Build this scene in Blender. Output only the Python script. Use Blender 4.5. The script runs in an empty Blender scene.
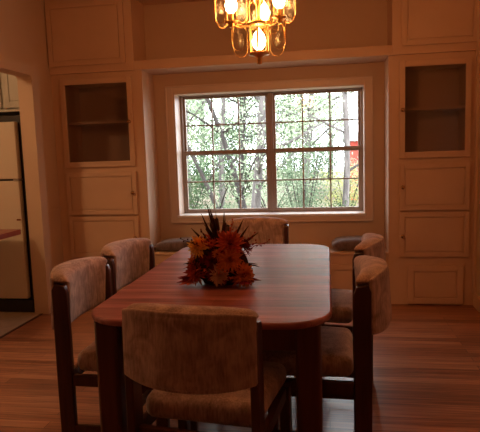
import bpy, bmesh, math, random
from mathutils import Vector, Matrix
S = bpy.context.scene
COL = S.collection
rnd = random.Random(7)

# ------------------------------------------------------------------ camera
yaw, pitch, roll, FPX = math.radians(9.2135), math.radians(6.5683), math.radians(-1.8101), 542.53
F = Vector((-math.sin(yaw)*math.cos(pitch), math.cos(yaw)*math.cos(pitch), -math.sin(pitch)))
r0 = Vector((math.cos(yaw), math.sin(yaw), 0)); U0 = r0.cross(F)
R_ = math.cos(roll)*r0 + math.sin(roll)*U0
U_ = -math.sin(roll)*r0 + math.cos(roll)*U0
cam_d = bpy.data.cameras.new('camera'); cam = bpy.data.objects.new('camera', cam_d); COL.objects.link(cam)
M = Matrix((R_, U_, -F)).transposed().to_4x4(); M.translation = Vector((0, -4.667, 1.32))
cam.matrix_world = M
cam_d.sensor_fit = 'HORIZONTAL'; cam_d.sensor_width = 36; cam_d.lens = FPX/480*36
S.camera = cam

# ------------------------------------------------------------------ world, light, exposure
SKY_STRENGTH = 10.0
BULB_W = 8.0
KITCHEN_FILL_W = 38.0
WARM = (1.0, 0.345, 0.105)
w = bpy.data.worlds.new('overcast_sky'); S.world = w; w.use_nodes = True
bg = w.node_tree.nodes['Background']; bg.inputs[0].default_value = (0.88, 0.90, 0.98, 1); bg.inputs[1].default_value = SKY_STRENGTH
S.view_settings.view_transform = 'Standard'; S.view_settings.look = 'None'
S.view_settings.exposure = 0.0; S.view_settings.gamma = 1; S.view_settings.use_curve_mapping = False
pl = bpy.data.lights.new('window_portal', 'AREA'); pl.shape = 'RECTANGLE'; pl.size = 1.75; pl.size_y = 1.15
pl.cycles.is_portal = True
po = bpy.data.objects.new('window_portal', pl); COL.objects.link(po)
po.location = (-.535, .585, 1.32); po.rotation_euler = (math.radians(-90), 0, 0)

# ------------------------------------------------------------------ materials
def nodes(name):
    m = bpy.data.materials.new(name); m.use_nodes = True
    nt = m.node_tree; return m, nt, nt.nodes['Principled BSDF']
def N(nt, t, **k):
    n = nt.nodes.new(t)
    for a, b in k.items(): setattr(n, a, b)
    return n
def ramp(nt, src, stops):
    r = N(nt, 'ShaderNodeValToRGB'); e = r.color_ramp.elements
    while len(e) < len(stops): e.new(.5)
    for el, (p, c) in zip(e, stops): el.position = p; el.color = (*c, 1)
    nt.links.new(src, r.inputs[0]); return r
def coords(nt, scale=(1, 1, 1), rot=(0, 0, 0), kind='Object'):
    tc = N(nt, 'ShaderNodeTexCoord'); mp = N(nt, 'ShaderNodeMapping')
    mp.inputs['Scale'].default_value = scale; mp.inputs['Rotation'].default_value = rot
    nt.links.new(tc.outputs[kind], mp.inputs[0]); return mp.outputs[0]
def bump(nt, bs, src, strength, dist=.002):
    b = N(nt, 'ShaderNodeBump'); b.inputs['Strength'].default_value = strength; b.inputs['Distance'].default_value = dist
    nt.links.new(src, b.inputs['Height']); nt.links.new(b.outputs[0], bs.inputs['Normal'])
def noisy(name, c1, c2, scale=8, rough=.5, bs_=0.0, stretch=(1, 1, 1), metal=0, detail=4, dist=.002, spec=.5, coat=0):
    m, nt, bs = nodes(name)
    v = coords(nt, stretch); n = N(nt, 'ShaderNodeTexNoise'); n.inputs['Scale'].default_value = scale; n.inputs['Detail'].default_value = detail
    nt.links.new(v, n.inputs['Vector'])
    r = ramp(nt, n.outputs['Fac'], [(.3, c1), (.7, c2)]); nt.links.new(r.outputs[0], bs.inputs['Base Color'])
    bs.inputs['Roughness'].default_value = rough; bs.inputs['Metallic'].default_value = metal
    bs.inputs['Specular IOR Level'].default_value = spec; bs.inputs['Coat Weight'].default_value = coat
    if bs_: bump(nt, bs, n.outputs['Fac'], bs_, dist)
    return m
def planks(name, cols, plank_w, plank_l, rough, grain=60, gap=.0015, coat=0.0, along_x=True, gapc=(.02, .008, .004), bumpy=.15, spec=.5, contrast=.42, tint=(1, 1, 1)):
    m, nt, bs = nodes(name)
    v = coords(nt, (1, 1, 1), (0, 0, 0 if along_x else math.pi/2))
    br = N(nt, 'ShaderNodeTexBrick'); br.offset = .37; br.inputs['Scale'].default_value = 1
    br.inputs['Brick Width'].default_value = plank_l; br.inputs['Row Height'].default_value = plank_w
    br.inputs['Mortar Size'].default_value = gap; br.inputs['Color1'].default_value = (0, 0, 0, 1); br.inputs['Color2'].default_value = (1, 1, 1, 1)
    br.inputs['Mortar'].default_value = (.5, .5, .5, 1); nt.links.new(v, br.inputs['Vector'])
    mp = N(nt, 'ShaderNodeMapping'); mp.inputs['Scale'].default_value = (2.2, grain, grain); nt.links.new(v, mp.inputs[0])
    n = N(nt, 'ShaderNodeTexNoise'); n.inputs['Scale'].default_value = 1.0; n.inputs['Detail'].default_value = 6; n.inputs['Distortion'].default_value = .6
    nt.links.new(mp.outputs[0], n.inputs['Vector'])
    a = N(nt, 'ShaderNodeMath', operation='MULTIPLY'); a.inputs[1].default_value = contrast; nt.links.new(br.outputs['Color'], a.inputs[0])
    b = N(nt, 'ShaderNodeMath', operation='MULTIPLY_ADD'); b.inputs[1].default_value = 1.17-contrast; nt.links.new(n.outputs['Fac'], b.inputs[0]); nt.links.new(a.outputs[0], b.inputs[2])
    r = ramp(nt, b.outputs[0], [(.30, cols[0]), (.56, cols[1]), (.80, cols[2])])
    mx = N(nt, 'ShaderNodeMix', data_type='RGBA'); nt.links.new(br.outputs['Fac'], mx.inputs[0]); nt.links.new(r.outputs[0], mx.inputs[6]); mx.inputs[7].default_value = (*gapc, 1)
    nt.links.new(mx.outputs[2], bs.inputs['Base Color'])
    rr = N(nt, 'ShaderNodeMapRange'); rr.inputs[3].default_value = rough-.06; rr.inputs[4].default_value = rough+.1
    nt.links.new(n.outputs['Fac'], rr.inputs[0]); nt.links.new(rr.outputs[0], bs.inputs['Roughness'])
    bs.inputs['Coat Weight'].default_value = coat; bs.inputs['Coat Roughness'].default_value = .16
    bs.inputs['Specular IOR Level'].default_value = spec; bs.inputs['Specular Tint'].default_value = (*tint, 1)
    m2 = N(nt, 'ShaderNodeMapping'); m2.inputs['Scale'].default_value = (14, grain*3.2, 60); nt.links.new(v, m2.inputs[0])
    n2 = N(nt, 'ShaderNodeTexNoise'); n2.inputs['Scale'].default_value = 1.0; n2.inputs['Detail'].default_value = 4; nt.links.new(m2.outputs[0], n2.inputs['Vector'])
    ad = N(nt, 'ShaderNodeMath', operation='ADD'); nt.links.new(n2.outputs['Fac'], ad.inputs[0]); nt.links.new(n.outputs['Fac'], ad.inputs[1])
    bump(nt, bs, ad.outputs[0], bumpy, .002)
    return m
def fabric(name, c1, c2, c3, rib=420):
    m, nt, bs = nodes(name)
    v = coords(nt); wv = N(nt, 'ShaderNodeTexNoise'); wv.inputs['Scale'].default_value = 1; wv.inputs['Detail'].default_value = 3
    mp = N(nt, 'ShaderNodeMapping'); mp.inputs['Scale'].default_value = (150, 150, 22); nt.links.new(v, mp.inputs[0]); nt.links.new(mp.outputs[0], wv.inputs['Vector'])
    n = N(nt, 'ShaderNodeTexNoise'); n.inputs['Scale'].default_value = 13; n.inputs['Detail'].default_value = 7; n.inputs['Distortion'].default_value = 1.2; nt.links.new(v, n.inputs['Vector'])
    a = N(nt, 'ShaderNodeMath', operation='MULTIPLY'); a.inputs[1].default_value = .55; nt.links.new(wv.outputs['Fac'], a.inputs[0])
    b = N(nt, 'ShaderNodeMath', operation='MULTIPLY_ADD'); b.inputs[1].default_value = .75; nt.links.new(n.outputs['Fac'], b.inputs[0]); nt.links.new(a.outputs[0], b.inputs[2])
    r = ramp(nt, b.outputs[0], [(.46, c1), (.65, c2), (.84, c3)]); nt.links.new(r.outputs[0], bs.inputs['Base Color'])
    bs.inputs['Roughness'].default_value = .95; bs.inputs['Sheen Weight'].default_value = .35; bs.inputs['Sheen Roughness'].default_value = .5
    bs.inputs['Specular IOR Level'].default_value = .2
    bump(nt, bs, wv.outputs['Fac'], .55, .004)
    return m
def glass(name, tint=(1, 1, 1), refl=.08, rough=.02, mx_=.6):
    m = bpy.data.materials.new(name); m.use_nodes = True; nt = m.node_tree; nt.nodes.clear()
    o = N(nt, 'ShaderNodeOutputMaterial'); t = N(nt, 'ShaderNodeBsdfTransparent'); t.inputs[0].default_value = (*tint, 1)
    g = N(nt, 'ShaderNodeBsdfGlossy'); g.inputs['Roughness'].default_value = rough
    lw = N(nt, 'ShaderNodeLayerWeight'); lw.inputs[0].default_value = .25
    mr = N(nt, 'ShaderNodeMapRange'); mr.inputs[3].default_value = refl; mr.inputs[4].default_value = mx_; nt.links.new(lw.outputs['Fresnel'], mr.inputs[0])
    mx = N(nt, 'ShaderNodeMixShader'); nt.links.new(mr.outputs[0], mx.inputs[0]); nt.links.new(t.outputs[0], mx.inputs[1]); nt.links.new(g.outputs[0], mx.inputs[2])
    nt.links.new(mx.outputs[0], o.inputs[0]); return m
def emit(name, c, s):
    m = bpy.data.materials.new(name); m.use_nodes = True; nt = m.node_tree; bs = nt.nodes['Principled BSDF']
    bs.inputs['Base Color'].default_value = (1, .9, .7, 1); bs.inputs['Emission Color'].default_value = (*c, 1); bs.inputs['Emission Strength'].default_value = s; return m
def leafmat(name, c1, c2, trans=.45):
    m = bpy.data.materials.new(name); m.use_nodes = True; nt = m.node_tree; nt.nodes.clear()
    o = N(nt, 'ShaderNodeOutputMaterial'); d = N(nt, 'ShaderNodeBsdfDiffuse'); t = N(nt, 'ShaderNodeBsdfTranslucent'); mx = N(nt, 'ShaderNodeMixShader'); mx.inputs[0].default_value = trans
    n = N(nt, 'ShaderNodeTexNoise'); n.inputs['Scale'].default_value = 3.0; n.inputs['Detail'].default_value = 5; nt.links.new(coords(nt), n.inputs['Vector'])
    r = ramp(nt, n.outputs['Fac'], [(.35, c1), (.65, c2)])
    nt.links.new(r.outputs[0], d.inputs[0]); nt.links.new(r.outputs[0], t.inputs[0]); nt.links.new(d.outputs[0], mx.inputs[1]); nt.links.new(t.outputs[0], mx.inputs[2])
    nt.links.new(mx.outputs[0], o.inputs[0]); return m

PAINT = noisy('cream_cabinet_paint', (.61, .40, .265), (.67, .45, .30), 3, .42, .05, spec=.4)
WALLM = noisy('cream_wall_paint', (.58, .41, .285), (.63, .45, .315), 2, .75, .12, dist=.001, spec=.3)
CEILM = noisy('ceiling_paint', (.68, .60, .50), (.73, .65, .55), 30, .9, .2)
TRIMW = noisy('window_trim_paint', (.66, .50, .39), (.72, .55, .43), 3, .4, .04)
SILLP = noisy('white_sill_paint', (.82, .74, .68), (.86, .78, .72), 4, .35)
SASH = noisy('window_sash_vinyl', (.33, .25, .20), (.38, .29, .235), 4, .45)
FLOORM = planks('oak_strip_floor', [(.14, .042, .016), (.29, .105, .044), (.46, .19, .085)], .070, 1.4, .30, 60, .0012, .20, contrast=.24)
TABLEM = planks('cherry_table_top', [(.11, .028, .022), (.31, .090, .068), (.54, .22, .18)], .085, 1.9, .38, 26, .0004, .03, gapc=(.09, .02, .01), bumpy=.55, contrast=.16, tint=(1, .74, .90))  # lilac of the window glare is put into the specular tint
DARKW = noisy('dark_mahogany_wood', (.055, .016, .009), (.10, .030, .015), 3, .33, .08, (14, 14, 1.2), coat=.25)
TABLEG = noisy('table_base_wood', (.075, .019, .010), (.13, .036, .018), 3, .35, .08, (14, 14, 1.2), coat=.25)
FAB = fabric('tan_chenille_fabric', (.24, .155, .125), (.44, .295, .245), (.64, .46, .39))
CUSH = fabric('brown_cushion_fabric', (.10, .065, .055), (.16, .105, .09), (.23, .16, .14))
BRASS = noisy('brass', (.70, .38, .12), (.85, .50, .20), 20, .35, 0, metal=1)
DBRASS = noisy('aged_brass_knob', (.45, .26, .12), (.60, .36, .17), 20, .22, 0, metal=1)
PANE = glass('window_glass', (.98, 1, .99), .03)
CPANE = glass('cabinet_glass', (.80, .76, .74), .05, .05)
LPANE = glass('lantern_glass', (.98, .97, .94), .004, .12, .22)
BULB = emit('warm_bulb', (1, .66, .28), 30)
FRIDGE = noisy('almond_enamel', (.62, .52, .40), (.66, .56, .43), 2, .35)
BLACK = noisy('black_plastic', (.012, .010, .009), (.03, .022, .018), 10, .4)
KCAB = noisy('kitchen_cabinet_paint', (.60, .54, .45), (.66, .60, .50), 4, .5)
KTOP = noisy('red_laminate', (.27, .05, .035), (.34, .07, .05), 20, .3)
KFLOOR = noisy('kitchen_linoleum', (.42, .36, .28), (.52, .45, .36), 14, .45, .05)
STEEL = noisy('hinge_steel', (.5, .46, .42), (.65, .6, .55), 20, .3, metal=1)

# ------------------------------------------------------------------ mesh helpers
def box(bm, x0, x1, y0, y1, z0, z1, rot=None):
    vs = [bm.verts.new(Vector((x, y, z))) for x in (x0, x1) for y in (y0, y1) for z in (z0, z1)]
    for f in ((0, 1, 3, 2), (4, 6, 7, 5), (0, 4, 5, 1), (2, 3, 7, 6), (0, 2, 6, 4), (1, 5, 7, 3)): bm.faces.new([vs[i] for i in f])
    if rot: bmesh.ops.transform(bm, matrix=rot, verts=vs)
    return vs
def rbox(bm, c, size, r, n=(6, 2, 6), k=3, fn=None):
    """rounded box on a dense grid, optionally deformed by fn(Vector)->Vector"""
    s = [q/2 for q in size]; ax = []
    for i in range(3):
        rr = min(r, s[i]*.999)
        a = [s[i]-rr+rr*j/k for j in range(1, k+1)]
        mid = [-(s[i]-rr)+2*(s[i]-rr)*j/n[i] for j in range(n[i]+1)]
        ax.append([-q for q in reversed(a)]+mid+a)
    cache = {}
    def V(p):
        q = Vector([max(-(s[i]-min(r, s[i]*.999)), min(s[i]-min(r, s[i]*.999), p[i])) for i in range(3)])
        d = Vector(p)-q
        if d.length > 1e-9:
            rr = [min(r, s[i]*.999) for i in range(3)]; d.normalize(); q = q+Vector([d[i]*rr[i] for i in range(3)])
        if fn: q = fn(q)
        return q+Vector(c)
    def vert(i, j, l):
        if (i, j, l) not in cache: cache[(i, j, l)] = bm.verts.new(V((ax[0][i], ax[1][j], ax[2][l])))
        return cache[(i, j, l)]
    A, B, Cc = len(ax[0])-1, len(ax[1])-1, len(ax[2])-1
    for i in range(A):
        for j in range(B):
            bm.faces.new([vert(i, j, 0), vert(i, j+1, 0), vert(i+1, j+1, 0), vert(i+1, j, 0)])
            bm.faces.new([vert(i, j, Cc), vert(i+1, j, Cc), vert(i+1, j+1, Cc), vert(i, j+1, Cc)])
    for i in range(A):
        for l in range(Cc):
            bm.faces.new([vert(i, 0, l), vert(i+1, 0, l), vert(i+1, 0, l+1), vert(i, 0, l+1)])
            bm.faces.new([vert(i, B, l), vert(i, B, l+1), vert(i+1, B, l+1), vert(i+1, B, l)])
    for j in range(B):
        for l in range(Cc):
            bm.faces.new([vert(0, j, l), vert(0, j, l+1), vert(0, j+1, l+1), vert(0, j+1, l)])
            bm.faces.new([vert(A, j, l), vert(A, j+1, l), vert(A, j+1, l+1), vert(A, j, l+1)])
def tube(bm, pts, rad, n=8, closed=False):
    pts = [Vector(p) for p in pts]; m = len(pts); rings = []
    rads = rad if isinstance(rad, (list, tuple)) else [rad]*m
    prev = None
    for i, p in enumerate(pts):
        if closed: t = pts[(i+1) % m]-pts[i-1]
        else: t = pts[min(i+1, m-1)]-pts[max(i-1, 0)]
        t.normalize()
        a = prev if prev is not None else (Vector((0, 0, 1)) if abs(t.z) < .9 else Vector((1, 0, 0)))
        u = (a-t*a.dot(t))
        if u.length < 1e-5: u = t.orthogonal()
        u.normalize(); prev = u; v = t.cross(u)
        rings.append([bm.verts.new(p+(u*math.cos(2*math.pi*k/n)+v*math.sin(2*math.pi*k/n))*rads[i]) for k in range(n)])
    for i in range(m if closed else m-1):
        a, b = rings[i], rings[(i+1) % m]
        for k in range(n): bm.faces.new([a[k], a[(k+1) % n], b[(k+1) % n], b[k]])
    if not closed: bm.faces.new(list(reversed(rings[0]))); bm.faces.new(rings[-1])
def lathe(bm, prof, c, n=20, axis='z'):
    rings = []
    for (r, h) in prof:
        ring = []
        for k in range(n):
            a = 2*math.pi*k/n; p = (r*math.cos(a), r*math.sin(a), h)
            if axis == 'y': p = (p[0], p[2], p[1])
            ring.append(bm.verts.new(Vector(p)+Vector(c)))
        rings.append(ring)
    for a, b in zip(rings, rings[1:]):
        for k in range(n): bm.faces.new([a[k], a[(k+1) % n], b[(k+1) % n], b[k]])
    bm.faces.new(list(reversed(rings[0]))); bm.faces.new(rings[-1])
def prism(bm, outline, z0, z1):
    a = [bm.verts.new((x, y, z0)) for x, y in outline]; b = [bm.verts.new((x, y, z1)) for x, y in outline]; n = len(a)
    bm.faces.new(list(reversed(a))); bm.faces.new(b)
    for i in range(n): bm.faces.new([a[i], a[(i+1) % n], b[(i+1) % n], b[i]])
def obj(name, bm, mat, parent=None, loc=(0, 0, 0), smooth=False, bevel=0, seg=2, recalc=True):
    if recalc: bmesh.ops.recalc_face_normals(bm, faces=bm.faces)
    me = bpy.data.meshes.new(name); bm.to_mesh(me); bm.free()
    me.materials.append(mat)
    o = bpy.data.objects.new(name, me); COL.objects.link(o); o.location = loc
    if parent: o.parent = parent
    if smooth:
        for p in me.polygons: p.use_smooth = True
    if bevel:
        b = o.modifiers.new('bevel', 'BEVEL'); b.width = bevel; b.segments = seg; b.limit_method = 'ANGLE'; b.angle_limit = math.radians(40)
        for p in me.polygons: p.use_smooth = True
        me.set_sharp_from_angle(angle=math.radians(50)) if not smooth else None
        wn = o.modifiers.new('wn', 'WEIGHTED_NORMAL'); wn.keep_sharp = False
    return o
def boxobj(name, dims, mat, parent=None, bevel=0):
    bm = bmesh.new(); box(bm, *dims); return obj(name, bm, mat, parent, bevel=bevel)
def boxesobj(name, lst, mat, parent=None, bevel=0):
    bm = bmesh.new()
    for d in lst: box(bm, *d)
    return obj(name, bm, mat, parent, bevel=bevel)
def thing(name, label, cat, loc=(0, 0, 0), rz=0, group=None):
    o = bpy.data.objects.new(name, None); COL.objects.link(o); o.location = loc; o.rotation_euler = (0, 0, rz); o.empty_display_size = .1
    return tag(o, label, cat, group)
def tag(o, label, cat, group=None):
    o['label'] = label; o['category'] = cat
    if group: o['group'] = group
    return o
def struct(o): o['kind'] = 'structure'; return o

# ------------------------------------------------------------------ measured layout (metres)
XL, XR = -2.44, 1.20           # dining room side walls
RCL, RCR, D = -1.587, .505, .326   # window recess: sides and depth
ZS, ZF, ZC = 2.072, 2.151, 2.745   # soffit, open shelf floor, ceiling
YB = -6.6                      # wall behind the viewpoint
KX = -4.3                      # far side of kitchen
WX0, WX1, WZ0, WZ1 = -1.408, .338, .745, 1.888   # window opening

# ------------------------------------------------------------------ structure
struct(boxobj('floor', (XL-.0, XR+.15, YB-.1, .5, -.08, 0), FLOORM))
struct(boxobj('floor_kitchen', (KX-.1, XL-.0, YB-.1, .5, -.08, 0), KFLOOR))
struct(boxobj('ceiling', (KX-.1, XR+.15, YB-.1, .5, ZC, ZC+.1), CEILM))
struct(boxesobj('wall_back', [
    (KX-.1, WX0, D, D+.25, 0, ZC), (WX1, XR+.15, D, D+.25, 0, ZC),
    (WX0, WX1, D, D+.25, 0, WZ0), (WX0, WX1, D, D+.25, WZ1, ZC)], WALLM))
struct(boxobj('wall_right', (XR, XR+.12, YB, D, 0, ZC), WALLM))
struct(boxobj('wall_rear', (KX-.1, XR+.12, YB-.1, YB, 0, ZC), WALLM))
struct(boxobj('wall_kitchen', (KX-.1, KX, YB, D, 0, ZC), WALLM))
# partition with the wide kitchen opening, rounded upper corner
HX0, HX1 = -2.495, -2.44; PY = -.43; HZ = 2.018; OY = -3.9
def fillet(bm, x0, x1, yc, zc, r, n=6):
    """solid filling a rounded upper corner at (yc, zc); the curve runs from (yc, zc-r) to (yc-r, zc)"""
    arc = [(yc-r*(1-math.cos(math.pi/2*k/n)), zc-r*(1-math.sin(math.pi/2*k/n))) for k in range(n+1)]
    for (p, q) in zip(arc, arc[1:]):
        a = [bm.verts.new((x0, y, z)) for y, z in ((yc, zc), p, q)]; b_ = [bm.verts.new((x1, y, z)) for y, z in ((yc, zc), p, q)]
        bm.faces.new(a); bm.faces.new(b_[::-1]); bm.faces.new([a[1], b_[1], b_[2], a[2]])
bm = bmesh.new()
box(bm, HX0, HX1, PY, D, 0, ZC); box(bm, HX0, HX1, YB, OY, 0, ZC); box(bm, HX0, HX1, OY, PY, HZ, ZC)
struct(obj('wall_left', bm, WALLM))
# casing of the opening (proud of the wall on both faces)
bm = bmesh.new(); y0, y1 = PY-.015, PY+.095
box(bm, -2.505, -2.376, y0, y1, 0, HZ+.075); box(bm, -2.505, -2.376, OY-.095, y0, HZ-.01, HZ+.075); box(bm, -2.505, -2.376, OY-.095, OY+.015, 0, HZ-.01)
fillet(bm, -2.505, -2.376, y0, HZ-.01, .04)
struct(obj('trim_1', bm, WALLM))
struct(boxobj('trim_2', (XL, XL+.014, PY+.095, 0, .845, .885), WALLM, bevel=.004))      # chair rail beside the cabinet
struct(boxobj('baseboard_left', (XL, XL+.015, PY+.095, 0, 0, .10), TRIMW, bevel=.004))
struct(boxobj('baseboard_right', (XR-.016, XR, YB, -.02, 0, .11), PAINT, bevel=.004))
struct(boxobj('trim_3', (XR-.022, XR, -.06, -.001, .11, ZC), PAINT, bevel=.004))
struct(boxobj('trim_4', (-2.45, -2.43, YB, PY-.02, 0, .006), DARKW))                     # threshold strip between the two floors
# window casing on the recess wall
cw = .064
bm = bmesh.new()
for d in ((WX0-cw, WX0, D-.022, D, WZ0-cw+.008, WZ1+cw), (WX1, WX1+cw, D-.022, D, WZ0-cw+.008, WZ1+cw), (WX0, WX1, D-.022, D, WZ1, WZ1+cw), (WX0, WX1, D-.022, D, WZ0-cw+.008, WZ0-.012)): box(bm, *d)
for d in ((WX0-cw-.006, WX0-cw+.008, D-.03, D, WZ0-cw, WZ1+cw+.006), (WX1+cw-.008, WX1+cw+.006, D-.03, D, WZ0-cw, WZ1+cw+.006), (WX0-cw, WX1+cw, D-.03, D, WZ1+cw-.008, WZ1+cw+.006), (WX0-cw, WX1+cw, D-.03, D, WZ0-cw-.002, WZ0-cw+.010)): box(bm, *d)
struct(obj('trim_5', bm, TRIMW, bevel=.003))
# jamb liner and stool
J = .012
struct(boxesobj('trim_6', [(WX0, WX0+.020, D-.02, D+.25, WZ0, WZ1), (WX1-.006, WX1, D-.02, D+.25, WZ0, WZ1), (WX0+.02, WX1-.006, D-.02, D+.25, WZ1-.006, WZ1)], TRIMW))
struct(boxobj('trim_7', (WX0, WX1, D-.034, D+.25, WZ0-.014, WZ0+.008), SILLP, bevel=.004))

# the window: two double hung sashes side by side, three by two lites each
def window_unit(idx, x0, x1):
    wn = struct(bpy.data.objects.new('window_%d' % idx, None)); COL.objects.link(wn)
    y = D+.165; z0, z1 = WZ0+.008, WZ1-.006; fw = .034; zm = 1.335
    boxesobj('window_frame', [(x0, x0+fw*.6, y-.005, y+.07, z0, z1), (x1-fw*.6, x1, y-.005, y+.07, z0, z1), (x0, x1, y-.005, y+.07, z1-.010, z1), (x0, x1, y-.005, y+.07, z0, z0+.012)], SASH, wn, bevel=.002)
    for (a, b, yy) in ((z0+.012, zm+.022, y), (zm-.022, z1-.010, y+.032)):
        xi0, xi1 = x0+fw*.6, x1-fw*.6
        sw = .022; sh = .026 if yy == y else .034; st = .034 if yy == y else .018
        s = boxesobj('sash', [(xi0, xi0+sw, yy, yy+.028, a, b), (xi1-sw, xi1, yy, yy+.028, a, b), (xi0+sw, xi1-sw, yy, yy+.028, a, a+sh), (xi0+sw, xi1-sw, yy, yy+.028, b-st, b)], SASH, wn, bevel=.002)
        gx0, gx1, gz0, gz1 = xi0+sw, xi1-sw, a+sh, b-st
        m = []
        for k in (1, 2): xx = gx0+(gx1-gx0)*k/3; m.append((xx-.0065, xx+.0065, yy+.006, yy+.020, gz0, gz1))
        zz = (gz0+gz1)/2; m.append((gx0, gx1, yy+.006, yy+.020, zz-.0065, zz+.0065))
        boxesobj('muntin', m, SASH, s)
        boxobj('pane', (gx0, gx1, yy+.012, yy+.015, gz0, gz1), PANE, s)
    return wn
XM = -.520
window_unit(1, WX0+.020, XM-.004)
window_unit(2, XM+.004, WX1-.006)
struct(boxobj('trim_8', (XM-.010, XM+.010, D+.15, D+.24, WZ0, WZ1-.006), SASH, bevel=.002))

# ------------------------------------------------------------------ built-in cupboards
def knob(parent, x, y, z):
    bm = bmesh.new(); lathe(bm, [(.006, 0), (.006, -.010), (.013, -.014), (.016, -.022), (.013, -.029), (.005, -.032)], (x, y, z), 14, 'y')
    lathe(bm, [(.015, 0), (.015, -.003), (.008, -.004)], (x, y, z), 14, 'y')
    return obj('knob', bm, DBRASS, parent, smooth=True)
def panel_door(name, x0, x1, z0, z1, yf, parent, kx=None, kz=None, ins=.040, mat=None):
    """overlay door: slab, a routed groove all round and a flat field"""
    bm = bmesh.new(); t = .024; g = .008
    box(bm, x0+.002, x1-.002, yf-t+.010, yf, z0+.002, z1-.002)
    f = yf-t
    # frame strips in front of the slab, leaving the groove open
    box(bm, x0, x0+ins, f, yf-t+.0105, z0, z1); box(bm, x1-ins, x1, f, yf-t+.0105, z0, z1)
    box(bm, x0+ins, x1-ins, f, yf-t+.0105, z1-ins, z1); box(bm, x0+ins, x1-ins, f, yf-t+.0105, z0, z0+ins)
    box(bm, x0+ins+g, x1-ins-g, f+.003, yf-t+.010, z0+ins+g, z1-ins-g)
    o = obj(name, bm, mat or PAINT, parent, bevel=.0015, seg=1)
    if kx is not None: knob(o, kx, f, kz)
    return o
def glass_door(x0, x1, z0, z1, gx0, gx1, gz0, gz1, yf, parent, kx, kz):
    t = .024
    o = boxesobj('glass_door', [(x0, gx0, yf-t, yf, z0, z1), (gx1, x1, yf-t, yf, z0, z1), (gx0, gx1, yf-t, yf, gz1, z1), (gx0, gx1, yf-t, yf, z0, gz0)], PAINT, parent, bevel=.003)
    bm = bmesh.new(); e = .008
    for d in ((gx0-e-.006, gx0-e, yf-t-.004, yf-t, gz0-e-.006, gz1+e+.006), (gx1+e, gx1+e+.006, yf-t-.004, yf-t, gz0-e-.006, gz1+e+.006), (gx0-e, gx1+e, yf-t-.004, yf-t, gz1+e, gz1+e+.006), (gx0-e, gx1+e, yf-t-.004, yf-t, gz0-e-.006, gz0-e)): box(bm, *d)
    obj('bead', bm, PAINT, o)
    boxobj('pane', (gx0, gx1, yf-.010, yf-.007, gz0, gz1), CPANE, o)
    knob(o, kx, yf-t, kz)
    return o
def cupboard(x0, x1, dx0, dx1, g0, g1, lx0, lx1, label, knob_right):
    t = thing('built_in_cabinet', label, 'cabinet', group='tall built-in corner cabinets')
    yb = D-.002; GZ0, GZ1 = 1.288, 1.973; x0 += .001; x1 -= .001
    # closed lower box, open glazed upper compartment with real depth
    boxesobj('carcass', [(x0, x1, 0, yb, .0, 1.25), (x0, g0-.02, 0, yb, 1.25, ZS-.001), (g1+.02, x1, 0, yb, 1.25, ZS-.001),
        (g0-.02, g1+.02, 0, yb, 1.985, ZS-.001), (g0-.02, g1+.02, yb-.012, yb, 1.25, 1.985)], PAINT, t)
    boxobj('shelf', (g0-.02, g1+.02, .03, yb-.012, 1.628, 1.648), PAINT, t)
    s = 1 if knob_right else -1
    kx = (g1+.012) if knob_right else (g0-.022)
    glass_door(dx0, dx1, 1.238, 2.022, g0, g1, GZ0, GZ1, 0, t, kx, 1.63)
    kx = dx1-.035 if knob_right else dx0+.025
    panel_door('door', dx0, dx1, .806, 1.192, 0, t, kx, 1.0)
    panel_door('door', dx0, dx1, .414, .790, 0, t, kx, .59)
    panel_door('lower_panel', lx0, lx1, .012, .340, 0, t, ins=.05)
    return t
cupboard(XL, RCL, -2.352, -1.682, -2.306, -1.728, -2.29, -1.74, 'tall built-in cream cabinet left of window, next to kitchen opening', True)
cupboard(RCR, XR, .592, 1.149, .637, 1.104, .66, 1.108, 'tall built-in cream cabinet right of window, glass door over panel doors', False)
# upper row
YU = -.022
def wall_cabinet(x0, x1, d0, d1, label):
    t = thing('wall_cabinet', label, 'cabinet', group='high wall cabinets')
    boxobj('carcass', (x0, x1, YU, D-.002, ZS, ZC-.001), PAINT, t, bevel=.002)
    panel_door('door', d0, d1, 2.135, 2.672, YU, t, ins=.042)
wall_cabinet(XL+.001, -1.648, -2.428, -1.716, 'high cream wall cabinet above left built-in cabinet')
wall_cabinet(.533, XR-.001, .606, 1.192, 'high cream wall cabinet above right built-in cabinet')
o = boxesobj('open_shelf', [(-1.647, .532, YU, D-.002, ZS, ZF-.001), (-1.647, .532, YU, D-.002, 2.70, ZC-.001)], PAINT, bevel=.002)
tag(o, 'long open shelf over the window between the high cabinets', 'shelf')

# ------------------------------------------------------------------ window seat
bt = thing('window_seat', 'cream panelled bench built in below the window', 'bench')
bx0, bx1 = RCL+.002, RCR-.002
boxobj('bench_base', (bx0, bx1, .004, D-.002, 0, .43), PAINT, bt)
boxobj('bench_top', (bx0, bx1, -.012, D-.002, .4305, .453), PAINT, bt, bevel=.004)
for k in range(4):
    a = bx0+.04+k*(bx1-bx0-.04)/4
    panel_door('panel', a, a+(bx1-bx0-.04)/4-.04, .035, .345, .004, bt, ins=.045)
def cushion(x0, x1, label):
    bm = bmesh.new()
    def fn(q):
        sx = 1-.5*max(0, abs(q.x)/((x1-x0)/2)-.6)**2
        q = Vector(q); q.z *= (1-.55*(abs(q.x)/((x1-x0)/2))**4); q.y += .006*math.sin(q.x*17); q.z += .04*0
        if q.z > 0: q.z += .007*math.sin(q.x*9+1)
        return q
    rbox(bm, ((x0+x1)/2, .145, 0), (x1-x0, .27, .098), .046, (14, 6, 1), 4, fn)
    zmin = min(v.co.z for v in bm.verts)
    for v in bm.verts: v.co.z += .4532-zmin
    tag(obj('seat_cushion', bm, CUSH, smooth=True), label, 'cushion', 'flat cushions on the window seat')
cushion(-1.575, -.98, 'brown flat cushion on the left end of the window seat')
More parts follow.
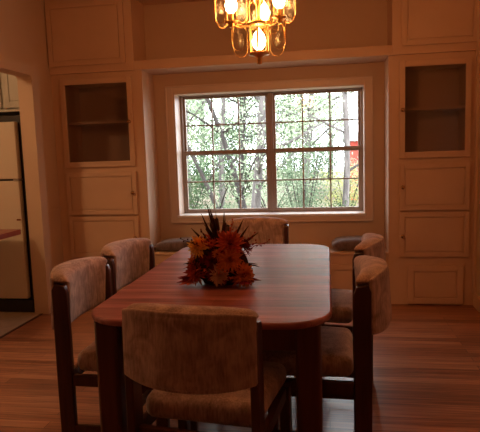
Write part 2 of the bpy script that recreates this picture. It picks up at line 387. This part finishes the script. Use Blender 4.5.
cushion(.035, .37, 'brown flat cushion on the right end of the window seat')

# ------------------------------------------------------------------ dining table
TX0, TX1, TY0, TY1 = -.893, .012, -2.905, -1.31
tt = thing('dining_table', 'cherry wood dining table with rounded corners in the room centre', 'table', ((TX0+TX1)/2, (TY0+TY1)/2, 0))
hx, hy = (TX1-TX0)/2, (TY1-TY0)/2
def rrect(hx, hy, r, n=10):
    o = []
    for cx, cy, a0 in ((hx-r, hy-r, 0), (-hx+r, hy-r, 90), (-hx+r, -hy+r, 180), (hx-r, -hy+r, 270)):
        for k in range(n+1):
            a = math.radians(a0+90*k/n); o.append((cx+r*math.cos(a), cy+r*math.sin(a)))
    return o
bm = bmesh.new(); prism(bm, rrect(hx, hy, .17), .725, .75)
obj('tabletop', bm, TABLEM, tt, bevel=.010, seg=4)
bm = bmesh.new(); ix, iy = hx-.075, hy-.095
for d in ((-ix, ix, -iy, -iy+.022), (-ix, ix, iy-.022, iy), (-ix, -ix+.022, -iy, iy), (ix-.022, ix, -iy, iy)): box(bm, *d, .62, .7245)
obj('apron', bm, TABLEG, tt, bevel=.002)
for sx in (-1, 1):
    for sy in (-1, 1):
        bm = bmesh.new(); prism(bm, [(sx*(hx-.083)+x, sy*(hy-.10)+y) for x, y in rrect(.045, .045, .018, 4)], 0, .7246)
        obj('leg', bm, TABLEG, tt, smooth=False, bevel=.002)

# ------------------------------------------------------------------ dining chairs
def make_chair():
    t = thing('dining_chair', '', 'chair', group='upholstered chairs around the dining table')
    W = .442; hw = W/2
    # local frame: the chair faces +y, the back posts stand at y = 0
    for s in (-1, 1):
        bm = bmesh.new()
        prof = [(-.032, 0), (.030, 0), (.033, .44), (.032, .79), (.022, .818), (-.018, .826), (-.032, .80), (-.034, .44)]
        x0, x1 = (s*hw-s*.028, s*hw) if s > 0 else (s*hw, s*hw-s*.028)
        a = [bm.verts.new((x0, y, z)) for y, z in prof]; b = [bm.verts.new((x1, y, z)) for y, z in prof]
        bm.faces.new(a); bm.faces.new(list(reversed(b)))
        for i in range(len(prof)): bm.faces.new([a[i], b[i], b[(i+1) % len(prof)], a[(i+1) % len(prof)]])
        obj('back_leg', bm, DARKW, t, bevel=.005, seg=3)
        bm = bmesh.new(); x = s*(hw-.012); prism(bm, [(x+q[0], .405+q[1]) for q in rrect(.019, .024, .006, 3)], 0, .449)
        obj('front_leg', bm, DARKW, t, bevel=.002)
        boxobj('stretcher', (x-.010, x+.010, .0305, .381, .185, .235), DARKW, t, bevel=.003)
    boxobj('cross_stretcher', (-hw+.023, hw-.023, .20, .222, .195, .225), DARKW, t, bevel=.003)
    # curved upholstered back
    bm = bmesh.new(); ph = .232; pw = W-.002; inner = pw-.056
    def fn(q):
        u = q.x/(inner/2); v = q.z/(ph/2)
        y = q.y-(.054-.020*q.y/.035)*(1-min(1, u*u))+.008*v
        z = q.z
        if z > 0: z *= (1+.11*(1-u*u)) * (1-.07*abs(u)**6)
        else: z *= (1+.05*(1-u*u)) - .05*abs(u)**4
        zz = .743+z; k = max(0, min(1, (zz-.822)/.014)); k = k*k*(3-2*k)
        return Vector((q.x*(1+(pw/inner-1)*k), y, z))
    rbox(bm, (0, -.006, .743), (inner, .070, ph), .030, (16, 1, 18), 5, fn)
    # rear layer: runs across the full width behind the posts
    def fnb(q):
        u = q.x/(pw/2); v = q.z/(ph/2); z = q.z
        if z > 0: z *= (1+.10*(1-u*u))*(1-.08*abs(u)**6)
        else: z *= (1+.05*(1-u*u)) - .08*abs(u)**4
        return Vector((q.x, q.y-.070*(1-u*u)+.004*v, z))
    rbox(bm, (0, -.0295, .742), (pw-.004, .016, ph-.006), .0078, (18, 1, 8), 4, fnb)
    obj('backrest', bm, FAB, t, smooth=True)
    # seat
    bm = bmesh.new()
    def fn3(q):
        v = (q.y+.2)/.4; u = q.x/.22
        return Vector((q.x*(.95+.10*v), q.y, q.z+(.016*(1-u*u)*(1-(2*v-1)**2) if q.z > 0 else 0)))
    rbox(bm, (0, .232, .492), (.415, .395, .084), .036, (10, 10, 1), 4, fn3)
    obj('seat', bm, FAB, t, smooth=True)
    boxesobj('seat_frame', [(-hw+.0285, hw-.0285, -.012, .012, .402, .449), (-hw+.012, hw-.012, .409, .429, .402, .449), (-hw+.003, -hw+.025, .034, .38, .402, .449), (hw-.025, hw-.003, .034, .38, .402, .449)], DARKW, t, bevel=.003)
    return t
chair0 = make_chair()
def put_chair(x, y, rz, label, first=False):
    t = chair0 if first else chair0.copy()
    if not first:
        COL.objects.link(t)
        for c in list(chair0.children):
            q = c.copy(); COL.objects.link(q); q.parent = t
    t.location = (x, y, 0); t.rotation_euler = (0, 0, math.radians(rz)); t['label'] = label
    return t
put_chair(-.422, -3.085, -7, 'tan upholstered chair at the near end of the table, seen from behind', True)
put_chair(-1.058, -2.475, -91, 'tan upholstered chair on the table\'s left side nearest the viewer')
put_chair(-1.052, -1.925, -100, 'tan upholstered chair on the table\'s left side, farther from the viewer')
put_chair(.132, -2.455, 88, 'tan upholstered chair on the table\'s right side nearest the viewer')
put_chair(.183, -1.80, 81, 'tan upholstered chair on the table\'s right side, farther from the viewer')
put_chair(-.488, -.95, 180, 'tan upholstered chair at the far end of the table below the window')

# ------------------------------------------------------------------ chandelier
CX, CY = -.302, -2.1
ch = thing('chandelier', 'brass chandelier with glass panels and glowing bulbs above the table', 'chandelier', (CX, CY, 1.726))
bz = -1.726
def stadium(w_, h_, n=6):
    r = w_/2; o = []
    for k in range(n+1): a = math.pi*k/n; o.append((r*math.cos(a), h_/2-r+r*math.sin(a)))
    for k in range(n+1): a = math.pi+math.pi*k/n; o.append((r*math.cos(a), -h_/2+r+r*math.sin(a)))
    return o
def glass_panel(cx, cy, cz, ang, w_, h_, parent):
    c, s = math.cos(ang), math.sin(ang)
    P = lambda u, v, d=0: Vector((cx+d*c-u*s, cy+d*s+u*c, cz+v))
    ol = stadium(w_, h_)
    bm = bmesh.new(); tube(bm, [P(u, v) for u, v in ol], .0016, 6, closed=True)
    fr = obj('panel_rim', bm, BRASS, parent, smooth=True)
    bm = bmesh.new()
    a = [bm.verts.new(P(u*.97, v*.985, -.0012)) for u, v in ol]; b = [bm.verts.new(P(u*.97, v*.985, .0012)) for u, v in ol]
    bm.faces.new(a); bm.faces.new(list(reversed(b)))
    for i in range(len(ol)): bm.faces.new([a[i], a[(i+1) % len(ol)], b[(i+1) % len(ol)], b[i]])
    # cut star on the glass
    obj('glass_panel', bm, LPANE, fr)
    bm = bmesh.new()
    for k in range(6):
        q = math.pi*k/6; L = w_*.26
        tube(bm, [P(-L*math.cos(q), -L*math.sin(q)-.0, .0018), P(L*math.cos(q), L*math.sin(q), .0018)], .0006, 4)
    obj('etched_star', bm, STARM, fr)
STARM = noisy('frosted_etching', (.85, .8, .7), (.95, .9, .8), 10, .5)
def bulb(x, y, z, parent, s=1.0):
    bm = bmesh.new(); lathe(bm, [(.001, .052*s), (.006*s, .045*s), (.019*s, .027*s), (.025*s, .006*s), (.021*s, -.012*s), (.008*s, -.026*s)], (x, y, z), 14)
    b = obj('bulb', bm, BULB, parent, smooth=True)
    bm = bmesh.new(); lathe(bm, [(.012, -.075*s), (.013, -.070*s), (.010, -.027*s), (.009, -.022*s)], (x, y, z), 12)
    obj('candle_sleeve', bm, BRASS, parent, smooth=True)
    l = bpy.data.lights.new('bulb_light', 'POINT'); l.energy = BULB_W; l.color = WARM; l.shadow_soft_size = .025
    lo = bpy.data.objects.new('bulb_light', l); COL.objects.link(lo); lo.parent = parent; lo.location = (x, y, z+.075*s)
bm = bmesh.new()
lathe(bm, [(.001, 0), (.006, .004), (.008, .011), (.004, .018), (.006, .024), (.016, .034), (.030, .042), (.048, .046), (.050, .052), (.010, .054)], (0, 0, 0), 18)
obj('finial', bm, BRASS, ch, smooth=True)
bm = bmesh.new()
lathe(bm, [(.030, .172), (.060, .178), (.062, .186), (.028, .192), (.012, .20), (.012, .26), (.026, .28), (.030, .31), (.014, .34), (.009, .36), (.009, .52), (.02, .53), (.004, .55)], (0, 0, 0), 18)
for k in range(6):
    a = math.pi/6+k*math.pi/3; tube(bm, [(.046*math.cos(a), .046*math.sin(a), .05), (.046*math.cos(a), .046*math.sin(a), .18)], .0022, 6)
obj('stem', bm, BRASS, ch, smooth=True)
bm = bmesh.new(); lathe(bm, [(.060, ZC+bz-.001), (.058, ZC+bz-.015), (.03, ZC+bz-.03), (.006, ZC+bz-.036)][::-1], (0, 0, 0), 20)
obj('ceiling_rose', bm, BRASS, ch, smooth=True)
bm = bmesh.new()
z = .545
k = 0
while z < ZC+bz-.03:
    ring = [(.008*math.cos(q*math.pi/4), 0, z+.012+.013*math.sin(q*math.pi/4)) for q in range(8)]
    if k % 2: ring = [(0, p[0], p[2]) for p in ring]
    tube(bm, ring, .0018, 5, closed=True); z += .021; k += 1
obj('chain', bm, BRASS, ch, smooth=True)
# six narrow panes form the centre cage, four wide ovals hang around it
for k in range(6):
    a = math.pi*k/3; glass_panel(.042*math.cos(a), .042*math.sin(a), .115, a, .040, .122, ch)
for k in range(4):
    a = math.radians(-83+45+90*k); glass_panel(.125*math.cos(a), .125*math.sin(a), .128, a, .098, .155, ch)
bulb(0, 0, .10, ch, 1.3)
for k in range(3):
    a = math.radians(204+120*k); ax_, ay_ = .128*math.cos(a), .128*math.sin(a)
    bm = bmesh.new()
    tube(bm, [(.02*math.cos(a), .02*math.sin(a), .20), (.05*math.cos(a), .05*math.sin(a), .175), (.09*math.cos(a), .09*math.sin(a), .162), (.12*math.cos(a), .12*math.sin(a), .172), (ax_, ay_, .19)], .0045, 8)
    lathe(bm, [(.004, .178), (.030, .186), (.032, .190), (.012, .194)], (ax_, ay_, 0), 14)
    obj('arm', bm, BRASS, ch, smooth=True)
    bulb(ax_, ay_, .256, ch, 1.2)
    for j in range(4):
        b = math.radians(-83+45+90*j); glass_panel(ax_+.066*math.cos(b), ay_+.066*math.sin(b), .250, b, .070, .155, ch)

# ------------------------------------------------------------------ autumn flower arrangement
FX, FY = -.472, -2.35
fa = thing('flower_arrangement', 'dark red and orange autumn flower centrepiece with leaves and cattails on the table', 'flowers', (FX, FY, .7502)); fa.scale = (1.0, 1.05, 1.06)
cols = {'orange': ((.95, .45, .06), (1.0, .68, .18)), 'red': ((.50, .07, .035), (.75, .17, .07)), 'rust': ((.62, .17, .05), (.88, .34, .10)), 'burgundy': ((.20, .022, .022), (.36, .05, .04)), 'cream': ((.60, .34, .22), (.80, .52, .34))}
PM = {k: leafmat('petal_'+k, v[0], v[1], .25) for k, v in cols.items()}
LM1 = leafmat('leaf_burgundy', (.10, .012, .010), (.26, .035, .015), .25); LM2 = leafmat('leaf_olive', (.035, .022, .010), (.09, .05, .02), .2); LM3 = leafmat('leaf_brown', (.05, .018, .010), (.11, .04, .018), .2)
CT = noisy('cattail_brown', (.045, .018, .009), (.09, .035, .016), 60, .9, .4)
def petal(bm, base, d, up, L, Wd, curl):
    d = d.normalized(); side = d.cross(up)
    if side.length < 1e-4: side = d.orthogonal()
    side.normalize(); up2 = side.cross(d).normalized(); n = 4; rows = []
    for i in range(n+1):
        t = i/n; wd = Wd*math.sin(math.pi*(.15+.80*t))*.5
        c = base+d*(L*t)+up2*(curl*L*t*t)
        rows.append((bm.verts.new(c-side*wd+up2*wd*.5), bm.verts.new(c), bm.verts.new(c+side*wd+up2*wd*.5)))
    for a, b in zip(rows, rows[1:]):
        bm.faces.new([a[0], a[1], b[1], b[0]]); bm.faces.new([a[1], a[2], b[2], b[1]])
def bloom(c, nrm, R, mat, layers=4, seedc='burgundy', name='flower'):
    layers += 1
    bm = bmesh.new(); c = Vector(c); nrm = Vector(nrm).normalized(); u = nrm.orthogonal().normalized(); v = nrm.cross(u)
    for l in range(layers):
        n = 19-l*3; el = math.radians(-12+l*20)
        for k in range(n):
            a = 2*math.pi*(k+.5*(l % 2))/n+rnd.uniform(-.12, .12)
            d = (u*math.cos(a)+v*math.sin(a))*math.cos(el)+nrm*math.sin(el)
            petal(bm, c+d*R*.1, d, nrm, R*(1-.12*l)*rnd.uniform(.8, 1.05), R*.27, rnd.uniform(-.05, .35))
    f = obj(name, bm, mat, fa, recalc=False)
    bm = bmesh.new(); bmesh.ops.create_icosphere(bm, subdivisions=2, radius=R*.2, matrix=Matrix.Translation(c+nrm*R*.12)); obj('flower_centre', bm, PM[seedc], f, smooth=True)
# mossy core the stems are pushed into
bm = bmesh.new(); bmesh.ops.create_icosphere(bm, subdivisions=3, radius=1)
for v in bm.verts:
    q = v.co; n = 1+.08*math.sin(q.x*9+q.y*7)+.05*math.sin(q.z*13); v.co = Vector((q.x*.125*n, q.y*.085*n, max(.0005, .075+q.z*.085*n)))
obj('moss_base', bm, LM2, fa, smooth=True)
bloom((-.085, -.045, .165), (-.4, -.8, .5), .052, PM['orange'], 5, 'orange')
bloom((.058, -.055, .175), (.15, -.8, .55), .064, PM['red'], 5)
bloom((.062, -.085, .118), (.2, -.95, .12), .055, PM['rust'], 4, 'rust')
bloom((.012, -.09, .055), (0, -1, .2), .046, PM['cream'], 4, 'cream')
bloom((-.095, -.06, .060), (-.5, -.8, .2), .055, PM['red'], 4)
bloom((.112, -.05, .045), (.6, -.8, .2), .058, PM['rust'], 4)
bloom((.10, .04, .15), (.7, .2, .6), .05, PM['burgundy'], 4)
bloom((-.03, .06, .17), (-.2, .6, .7), .06, PM['red'], 4)
bloom((-.12, .03, .08), (-.9, .2, .3), .05, PM['rust'], 4)
bloom((-.02, -.07, .11), (-.1, -1, .3), .040, PM['burgundy'], 4)
bloom((.03, .10, .07), (.1, 1, .3), .055, PM['red'], 4)
def leaf_obj(base, d, L, Wd, mat, curl=-.15):
    """lobed autumn leaf spray: five pointed blades from one base"""
    bm = bmesh.new(); d = Vector(d).normalized(); s = d.cross(Vector((0, 0, 1)))
    s = s.normalized() if s.length > 1e-3 else Vector((1, 0, 0)); up = s.cross(d)
    for a, l in ((0, 1), (.55, .75), (-.55, .75), (1.1, .5), (-1.1, .5)):
        petal(bm, Vector(base), d*math.cos(a)+s*math.sin(a), up, L*l, Wd, curl)
    return obj('leaf', bm, mat, fa, recalc=False)
for k in range(50):
    a = 2*math.pi*k/50+rnd.uniform(-.1, .1); el = rnd.uniform(-.05, .75)
    d = Vector((math.cos(a)*math.cos(el), math.sin(a)*math.cos(el)*.8, math.sin(el)))
    b = Vector((d.x*.095, d.y*.075, .035+max(0, d.z)*.14)); L = rnd.uniform(.045, .08)
    if b.z+L*d.z < .01: d.z = .08
    leaf_obj(b, d, L, rnd.uniform(.014, .024), (LM1, LM2, LM1, PM['red'], PM['burgundy'])[k % 5], -.05 if el < .2 else -.25)
for k in range(26):
    a = 2.4*k; el = .1+1.1*((k*7) % 26)/26; d = Vector((math.cos(a)*math.cos(el), math.sin(a)*math.cos(el), math.sin(el)))
    bloom((d.x*.115, d.y*.095, .035+d.z*.16), d, rnd.uniform(.020, .032), PM[('red', 'burgundy', 'rust', 'burgundy', 'red', 'orange', 'burgundy')[k % 7]], 1, 'burgundy', 'small_flower')
# low burgundy sprays lying on the table to left and right
for k, (x, y, dx, dy) in enumerate([(-.11, -.07, -1, -.35), (-.12, -.03, -1, .1), (-.10, -.09, -.7, -.6), (.10, -.08, .8, -.6), (.12, -.04, 1, -.1), (.10, -.02, .6, -.9), (-.13, .01, -1, -.2)]):
    leaf_obj((x, y, .022), (dx, dy, .0), .068, .024, (PM['burgundy'], LM1, PM['red'])[k % 3], .02)
# wiry berry stems and grass
for k in range(16):
    a = rnd.uniform(0, 6.28); el = rnd.uniform(.35, 1.25); L = rnd.uniform(.10, .17)
    d = Vector((math.cos(a)*math.cos(el), math.sin(a)*math.cos(el)*.7, math.sin(el))); b = Vector((d.x*.05, d.y*.04, .12))
    if k % 3 == 0: b.x += .05
    bm = bmesh.new(); e = b+d*L; mid = b+d*L*.5+Vector((0, 0, .01)); tube(bm, [b, mid, e], .0013, 4)
    for q in range(6):
        t = .35+.65*q/5; p = b+(e-b)*t+Vector((rnd.uniform(-.010, .010), rnd.uniform(-.010, .010), rnd.uniform(-.006, .012)))
        bmesh.ops.create_icosphere(bm, subdivisions=1, radius=.0042, matrix=Matrix.Translation(p)); tube(bm, [b+(e-b)*(t-.06), p], .0008, 4)
    obj('berry_stem', bm, (PM['burgundy'], LM3, PM['red'])[k % 3], fa)
for (dx, dy, dz, L) in ((-.40, 0, 1, .13), (-.10, -.05, 1, .17), (-.62, .05, .85, .12), (.22, .0, 1, .13), (-.25, .1, 1, .17)):
    d = Vector((dx, dy, dz)).normalized(); b = Vector((.005, 0, .15)); bm = bmesh.new()
    tube(bm, [b, b+d*L*.45], .0016, 5); s0 = b+d*L*.42
    tube(bm, [s0, s0+d*.006, s0+d*.05, s0+d*.058], [.002, .0085, .0085, .002], 10); tube(bm, [s0+d*.055, s0+d*.085], [.0016, .0006], 5)
    obj('cattail', bm, CT, fa, smooth=True)
for (dx, dy, dz, L) in ((-.20, -.1, 1, .20), (.05, 0, 1, .17), (-.45, 0, 1, .18), (.75, -.1, .9, .15), (.55, 0, 1, .16), (-.85, .1, .8, .15), (-.3, .1, 1, .21), (.9, 0, .6, .15)):
    bm = bmesh.new(); petal(bm, Vector((.015+dx*.04, 0, .13)), Vector((dx, dy, dz)), Vector((0, -1, .3)), L, .012, rnd.uniform(-.12, .12)); obj('blade', bm, LM3, fa, recalc=False)

for c_ in list(fa.children)+[g for q in fa.children for g in q.children]:
    for v in c_.data.vertices: v.co.z = max(v.co.z, .0006+.00002*(v.index % 7))
# ------------------------------------------------------------------ kitchen glimpsed through the opening
fr = thing('refrigerator', 'almond refrigerator with black base grille seen through the kitchen opening', 'refrigerator', (-2.98, -.06, 0))
boxobj('body', (-.40, .44, -.30, .34, .02, 1.70), BLACK, fr, bevel=.004)
boxobj('freezer_door', (-.40, .405, -.365, -.305, 1.165, 1.645), FRIDGE, fr, bevel=.008)
boxobj('main_door', (-.40, .405, -.365, -.305, .125, 1.150), FRIDGE, fr, bevel=.008)
boxobj('base_grille', (-.40, .44, -.345, -.301, .0, .110), BLACK, fr, bevel=.003)
boxobj('hinge', (.36, .412, -.372, -.310, 1.151, 1.164), STEEL, fr)
boxobj('badge', (.36, .40, -.3665, -.3652, .81, .825), DBRASS, fr)
kc = thing('kitchen_wall_cabinet', 'pale painted cabinet above the refrigerator', 'cabinet', (-2.98, 0, 0))
boxobj('carcass', (-.60, .465, -.08, D-.002, 1.76, 2.20), KCAB, kc)
for a, b_ in ((-.42, .098), (.125, .455)):
    panel_door('door', a, b_, 1.79, 2.17, -.081, kc, ins=.055, mat=KCAB)
kt = thing('kitchen_table', 'red topped kitchen table corner just inside the opening', 'table', (-2.94, -1.02, 0))
bm = bmesh.new(); prism(bm, rrect(.44, .47, .03, 4), .715, .755); obj('tabletop', bm, KTOP, kt, bevel=.003)
bm = bmesh.new(); lathe(bm, [(.22, 0), (.22, .02), (.05, .05), (.04, .10), (.04, .68), (.16, .71), (.16, .7145)], (-.12, -.1, 0), 18); obj('pedestal', bm, DARKW, kt, smooth=True)

kl = thing('kitchen_fill_lamp', 'unseen round ceiling lamp added to brighten the kitchen', 'lamp', (-3.2, -2.4, ZC-.001))  # fill lamp out of view, added to brighten the kitchen
bm = bmesh.new(); lathe(bm, [(.16, 0), (.165, -.02), (.15, -.03)][::-1], (0, 0, 0), 24); obj('fill_lamp_base', bm, BRASS, kl, smooth=True)
bm = bmesh.new(); lathe(bm, [(.14, -.031), (.145, -.05), (.11, -.09), (.05, -.11), (.005, -.113)][::-1], (0, 0, 0), 24); obj('fill_lamp_shade', bm, emit('fill_lamp_glass', (1, .70, .40), 6), kl, smooth=True)
l = bpy.data.lights.new('kitchen_fill_light', 'POINT'); l.energy = KITCHEN_FILL_W; l.color = (1, .63, .32); l.shadow_soft_size = .12
lo = bpy.data.objects.new('kitchen_fill_light', l); COL.objects.link(lo); lo.parent = kl; lo.location = (0, 0, -.25)

# ------------------------------------------------------------------ outdoors beyond the window
GRASS = noisy('leaf_litter_ground', (.20, .13, .10), (.13, .16, .07), 1.3, .95, .3, detail=8)
BARK = noisy('grey_bark', (.06, .052, .05), (.17, .15, .14), 7, .9, .5, (3, 3, .6), dist=.02)
BARK2 = noisy('dark_bark', (.012, .010, .009), (.045, .036, .032), 7, .9, .5, (3, 3, .6), dist=.02)
LV = [leafmat('leaf_yellow_green', (.25, .32, .20), (.45, .50, .37)), leafmat('leaf_mid_green', (.075, .115, .07), (.21, .27, .17)), leafmat('leaf_deep_green', (.025, .05, .022), (.08, .125, .06)), leafmat('leaf_gold', (.26, .28, .10), (.38, .38, .16))]
bm = bmesh.new()
G = 28
def gz(x, y): return -.45+.035*max(0, y-3)+.12*math.sin(x*.7+1)*math.sin(y*.45)
vv = [[bm.verts.new((-16+32*i/G, .6+24*j/G, gz(-16+32*i/G, .6+24*j/G))) for j in range(G+1)] for i in range(G+1)]
for i in range(G):
    for j in range(G): bm.faces.new([vv[i][j], vv[i+1][j], vv[i+1][j+1], vv[i][j+1]])
struct(obj('ground', bm, GRASS, smooth=True))
def leaves(bm, centres, n, s, spread):
    s *= .62
    for _ in range(int(n*1.35)):
        c, r = rnd.choice(centres); c = Vector(c)
        p = c+Vector((rnd.gauss(0, 1), rnd.gauss(0, 1), rnd.gauss(0, .8)))*r*spread
        a = Vector((rnd.gauss(0, 1), rnd.gauss(0, 1), rnd.gauss(0, 1))).normalized(); b = a.orthogonal().normalized()
        L = s*rnd.uniform(.7, 1.4); q = b*L*.45; a = a*L
        vs = [bm.verts.new(p-a*.5), bm.verts.new(p+q*.6), bm.verts.new(p+a*.5), bm.verts.new(p-q*.6)]; bm.faces.new(vs)
def tree(x, y, lean, H, rad, label, leafm, bark, nleaf, leafz=1.6, nb=7, name='tree', ls=.09, extra=()):
    z0 = gz(x, y)-.1
    t = thing(name, label, 'tree', (x, y, z0), group='trees beyond the window')
    bm = bmesh.new(); n = 9; pts = []
    for i in range(n+1):
        q = i/n; pts.append(Vector((lean[0]*q*H+.12*math.sin(q*5+x), lean[1]*q*H+.10*math.cos(q*4+y), H*q)))
    tube(bm, pts, [rad*(1.25 if i == 0 else 1-.65*i/n) for i in range(n+1)], 9)
    tips = []
    for k in range(nb):
        q = .25+.7*k/nb; i = int(q*n); b = pts[i]; a = k*2.4+x; L = rnd.uniform(.8, 1.7)*(1-.3*q)
        d = Vector((math.cos(a), math.sin(a)*.8, rnd.uniform(.35, .9))); m = b+d*L*.5+Vector((0, 0, .08)); e = b+d*L
        tube(bm, [b, m, e], [rad*.38, rad*.24, rad*.1], 6); tips += [(e, .55), (m, .4)]
        for j in range(2):
            e2 = m+Vector((rnd.uniform(-1, 1), rnd.uniform(-1, 1), rnd.uniform(-.1, .7)))*.6; tube(bm, [m, e2], [rad*.16, rad*.06], 5); tips.append((e2, .35))
    for e0, e1 in extra: tube(bm, [e0, (Vector(e0)+Vector(e1))/2+Vector((0, 0, -.04)), e1], [rad*.4, rad*.3, rad*.15], 6)
    obj('trunk', bm, bark, t, smooth=True)
    if nleaf:
        bm = bmesh.new(); leaves(bm, tips+[(pts[-1], .7)], nleaf, ls, .75)
        obj('foliage', bm, leafm, t, recalc=False)
def shrub(x, y, r, h, label, m, n, ls=.07):
    z0 = gz(x, y)-.02
    t = thing('shrub', label, 'shrub', (x, y, z0), group='shrubs beyond the window')
    bm = bmesh.new(); cs = []
    for k in range(9):
        a = k*.7; e = Vector((r*.7*math.cos(a), r*.7*math.sin(a), h*rnd.uniform(.5, .95))); tube(bm, [(0, 0, 0), e*.5+Vector((0, 0, .05)), e], [.018, .012, .005], 5); cs += [(e, r*.35), (e*.6, r*.35)]
    obj('stem', bm, BARK2, t, smooth=True)
    bm = bmesh.new(); leaves(bm, cs, n, ls, .8); obj('foliage', bm, m, t, recalc=False)
tree(-1.25, 5.2, (.005, 0), 6, .10, 'thick pale grey tree trunk just left of the middle mullion', LV[0], BARK, 1300, extra=[((0, 0, 1.7), (1.35, .6, 2.4)), ((0, 0, 1.2), (.9, .3, 2.0))])
tree(-1.62, 5.9, (.0, 0), 6, .045, 'slim dark upright tree beside the thick pale trunk', LV[1], BARK2, 900)
tree(-1.05, 4.4, (-.385, 0), 4.8, .055, 'dark tree leaning left across the left sashes', LV[0], BARK2, 900)
tree(-1.22, 3.9, (-.57, 0), 4.0, .045, 'slim dark tree leaning far left in the lower left sash', LV[1], BARK2, 500, nb=4)
tree(-2.1, 6.6, (.0, 0), 6.5, .07, 'pale upright tree behind the leaning dark trunk', LV[0], BARK, 1800)
tree(-3.1, 7.5, (.03, 0), 7, .07, 'slim pale tree standing farther back on the left', LV[0], BARK, 2400)
tree(.22, 5.0, (.01, .02), 6, .065, 'crooked grey tree trunk in the right window pane', LV[0], BARK, 500, nb=5)
tree(-.6, 10.5, (.03, 0), 8, .10, 'leafy yellow-green tree behind the right sashes', LV[0], BARK, 6500, ls=.14, nb=16)
tree(-4.6, 10.5, (.02, 0), 8, .11, 'leafy green tree at the far left of the view', LV[1], BARK2, 6000, ls=.14, nb=16)
tree(.1, 17.0, (-.02, 0), 8, .10, 'far pale leafy tree behind the golden bush', LV[0], BARK, 5000, ls=.14, nb=16)
tree(-2.6, 13.0, (0, 0), 8, .12, 'distant green tree behind the left sashes', LV[1], BARK2, 7000, ls=.17, nb=18)
tree(-1.3, 16.5, (-.05, 0), 8, .10, 'distant dark tree leaning left behind the others', LV[1], BARK2, 7000, ls=.2, nb=18)
tree(-5.2, 17.0, (.08, 0), 8, .12, 'farthest pale tree on the left', LV[0], BARK, 6000, ls=.2, nb=18)
shrub(-.42, 4.8, .50, 1.75, 'big mid green bush filling the lower right sash', LV[1], 2600, .06)
shrub(-1.75, 4.0, .45, .95, 'green bush under the left sash', LV[1], 1800, .055)
shrub(-2.9, 6.0, .7, 1.5, 'deep green bush at the lower left of the window', LV[2], 2600)
shrub(.20, 3.8, .4, .85, 'low green bush at the lower right corner of window', LV[2], 1300, .055)
shrub(-1.3, 7.8, .9, 1.3, 'yellow-green bush behind the mullion', LV[0], 1800)
shrub(.45, 8.0, .6, 1.3, 'golden green bush beyond the right sash', LV[3], 1300)
shrub(-3.9, 9.0, 1.0, 2.0, 'green bush far back on the left', LV[2], 2600, .09)
shrub(-2.4, 10.2, 1.1, 1.7, 'broad dark bush between the far tree trunks', LV[2], 2600, .10)
shrub(.95, 10.2, .5, 1.65, 'pale bush in front of the red shed', LV[0], 1600)
shrub(-.8, 14.0, 1.4, 2.0, 'broad green thicket far back in the middle', LV[1], 3200, .13)
shrub(-4.2, 14.5, 1.8, 2.4, 'broad green thicket far back on the left', LV[1], 3200, .13)
# red shed
sh = thing('shed', 'small red garden shed half hidden behind trees on the right', 'shed', (1.42, 12.2, gz(1.42, 12.2)-.05))
REDP = noisy('red_board_siding', (.45, .05, .035), (.55, .08, .05), 8, .7, .2, (1, 1, .2)); ROOFM = noisy('grey_shingle', (.16, .15, .15), (.25, .24, .23), 30, .9)
boxobj('wall', (-.7, 1.0, 0, 1.8, 0, 1.86), REDP, sh)
bm = bmesh.new(); a = [bm.verts.new((-.9, y, z)) for y, z in ((-.2, 1.84), (.9, 2.15), (2.0, 1.84))]; b = [bm.verts.new((1.2, y, z)) for y, z in ((-.2, 1.84), (.9, 2.15), (2.0, 1.84))]
bm.faces.new(a); bm.faces.new(b)
for i in range(3): bm.faces.new([a[i], b[i], b[(i+1) % 3], a[(i+1) % 3]])
obj('roof', bm, ROOFM, sh)
boxobj('door', (-.3, .35, -.03, -.001, 0, 1.8), ROOFM, sh)
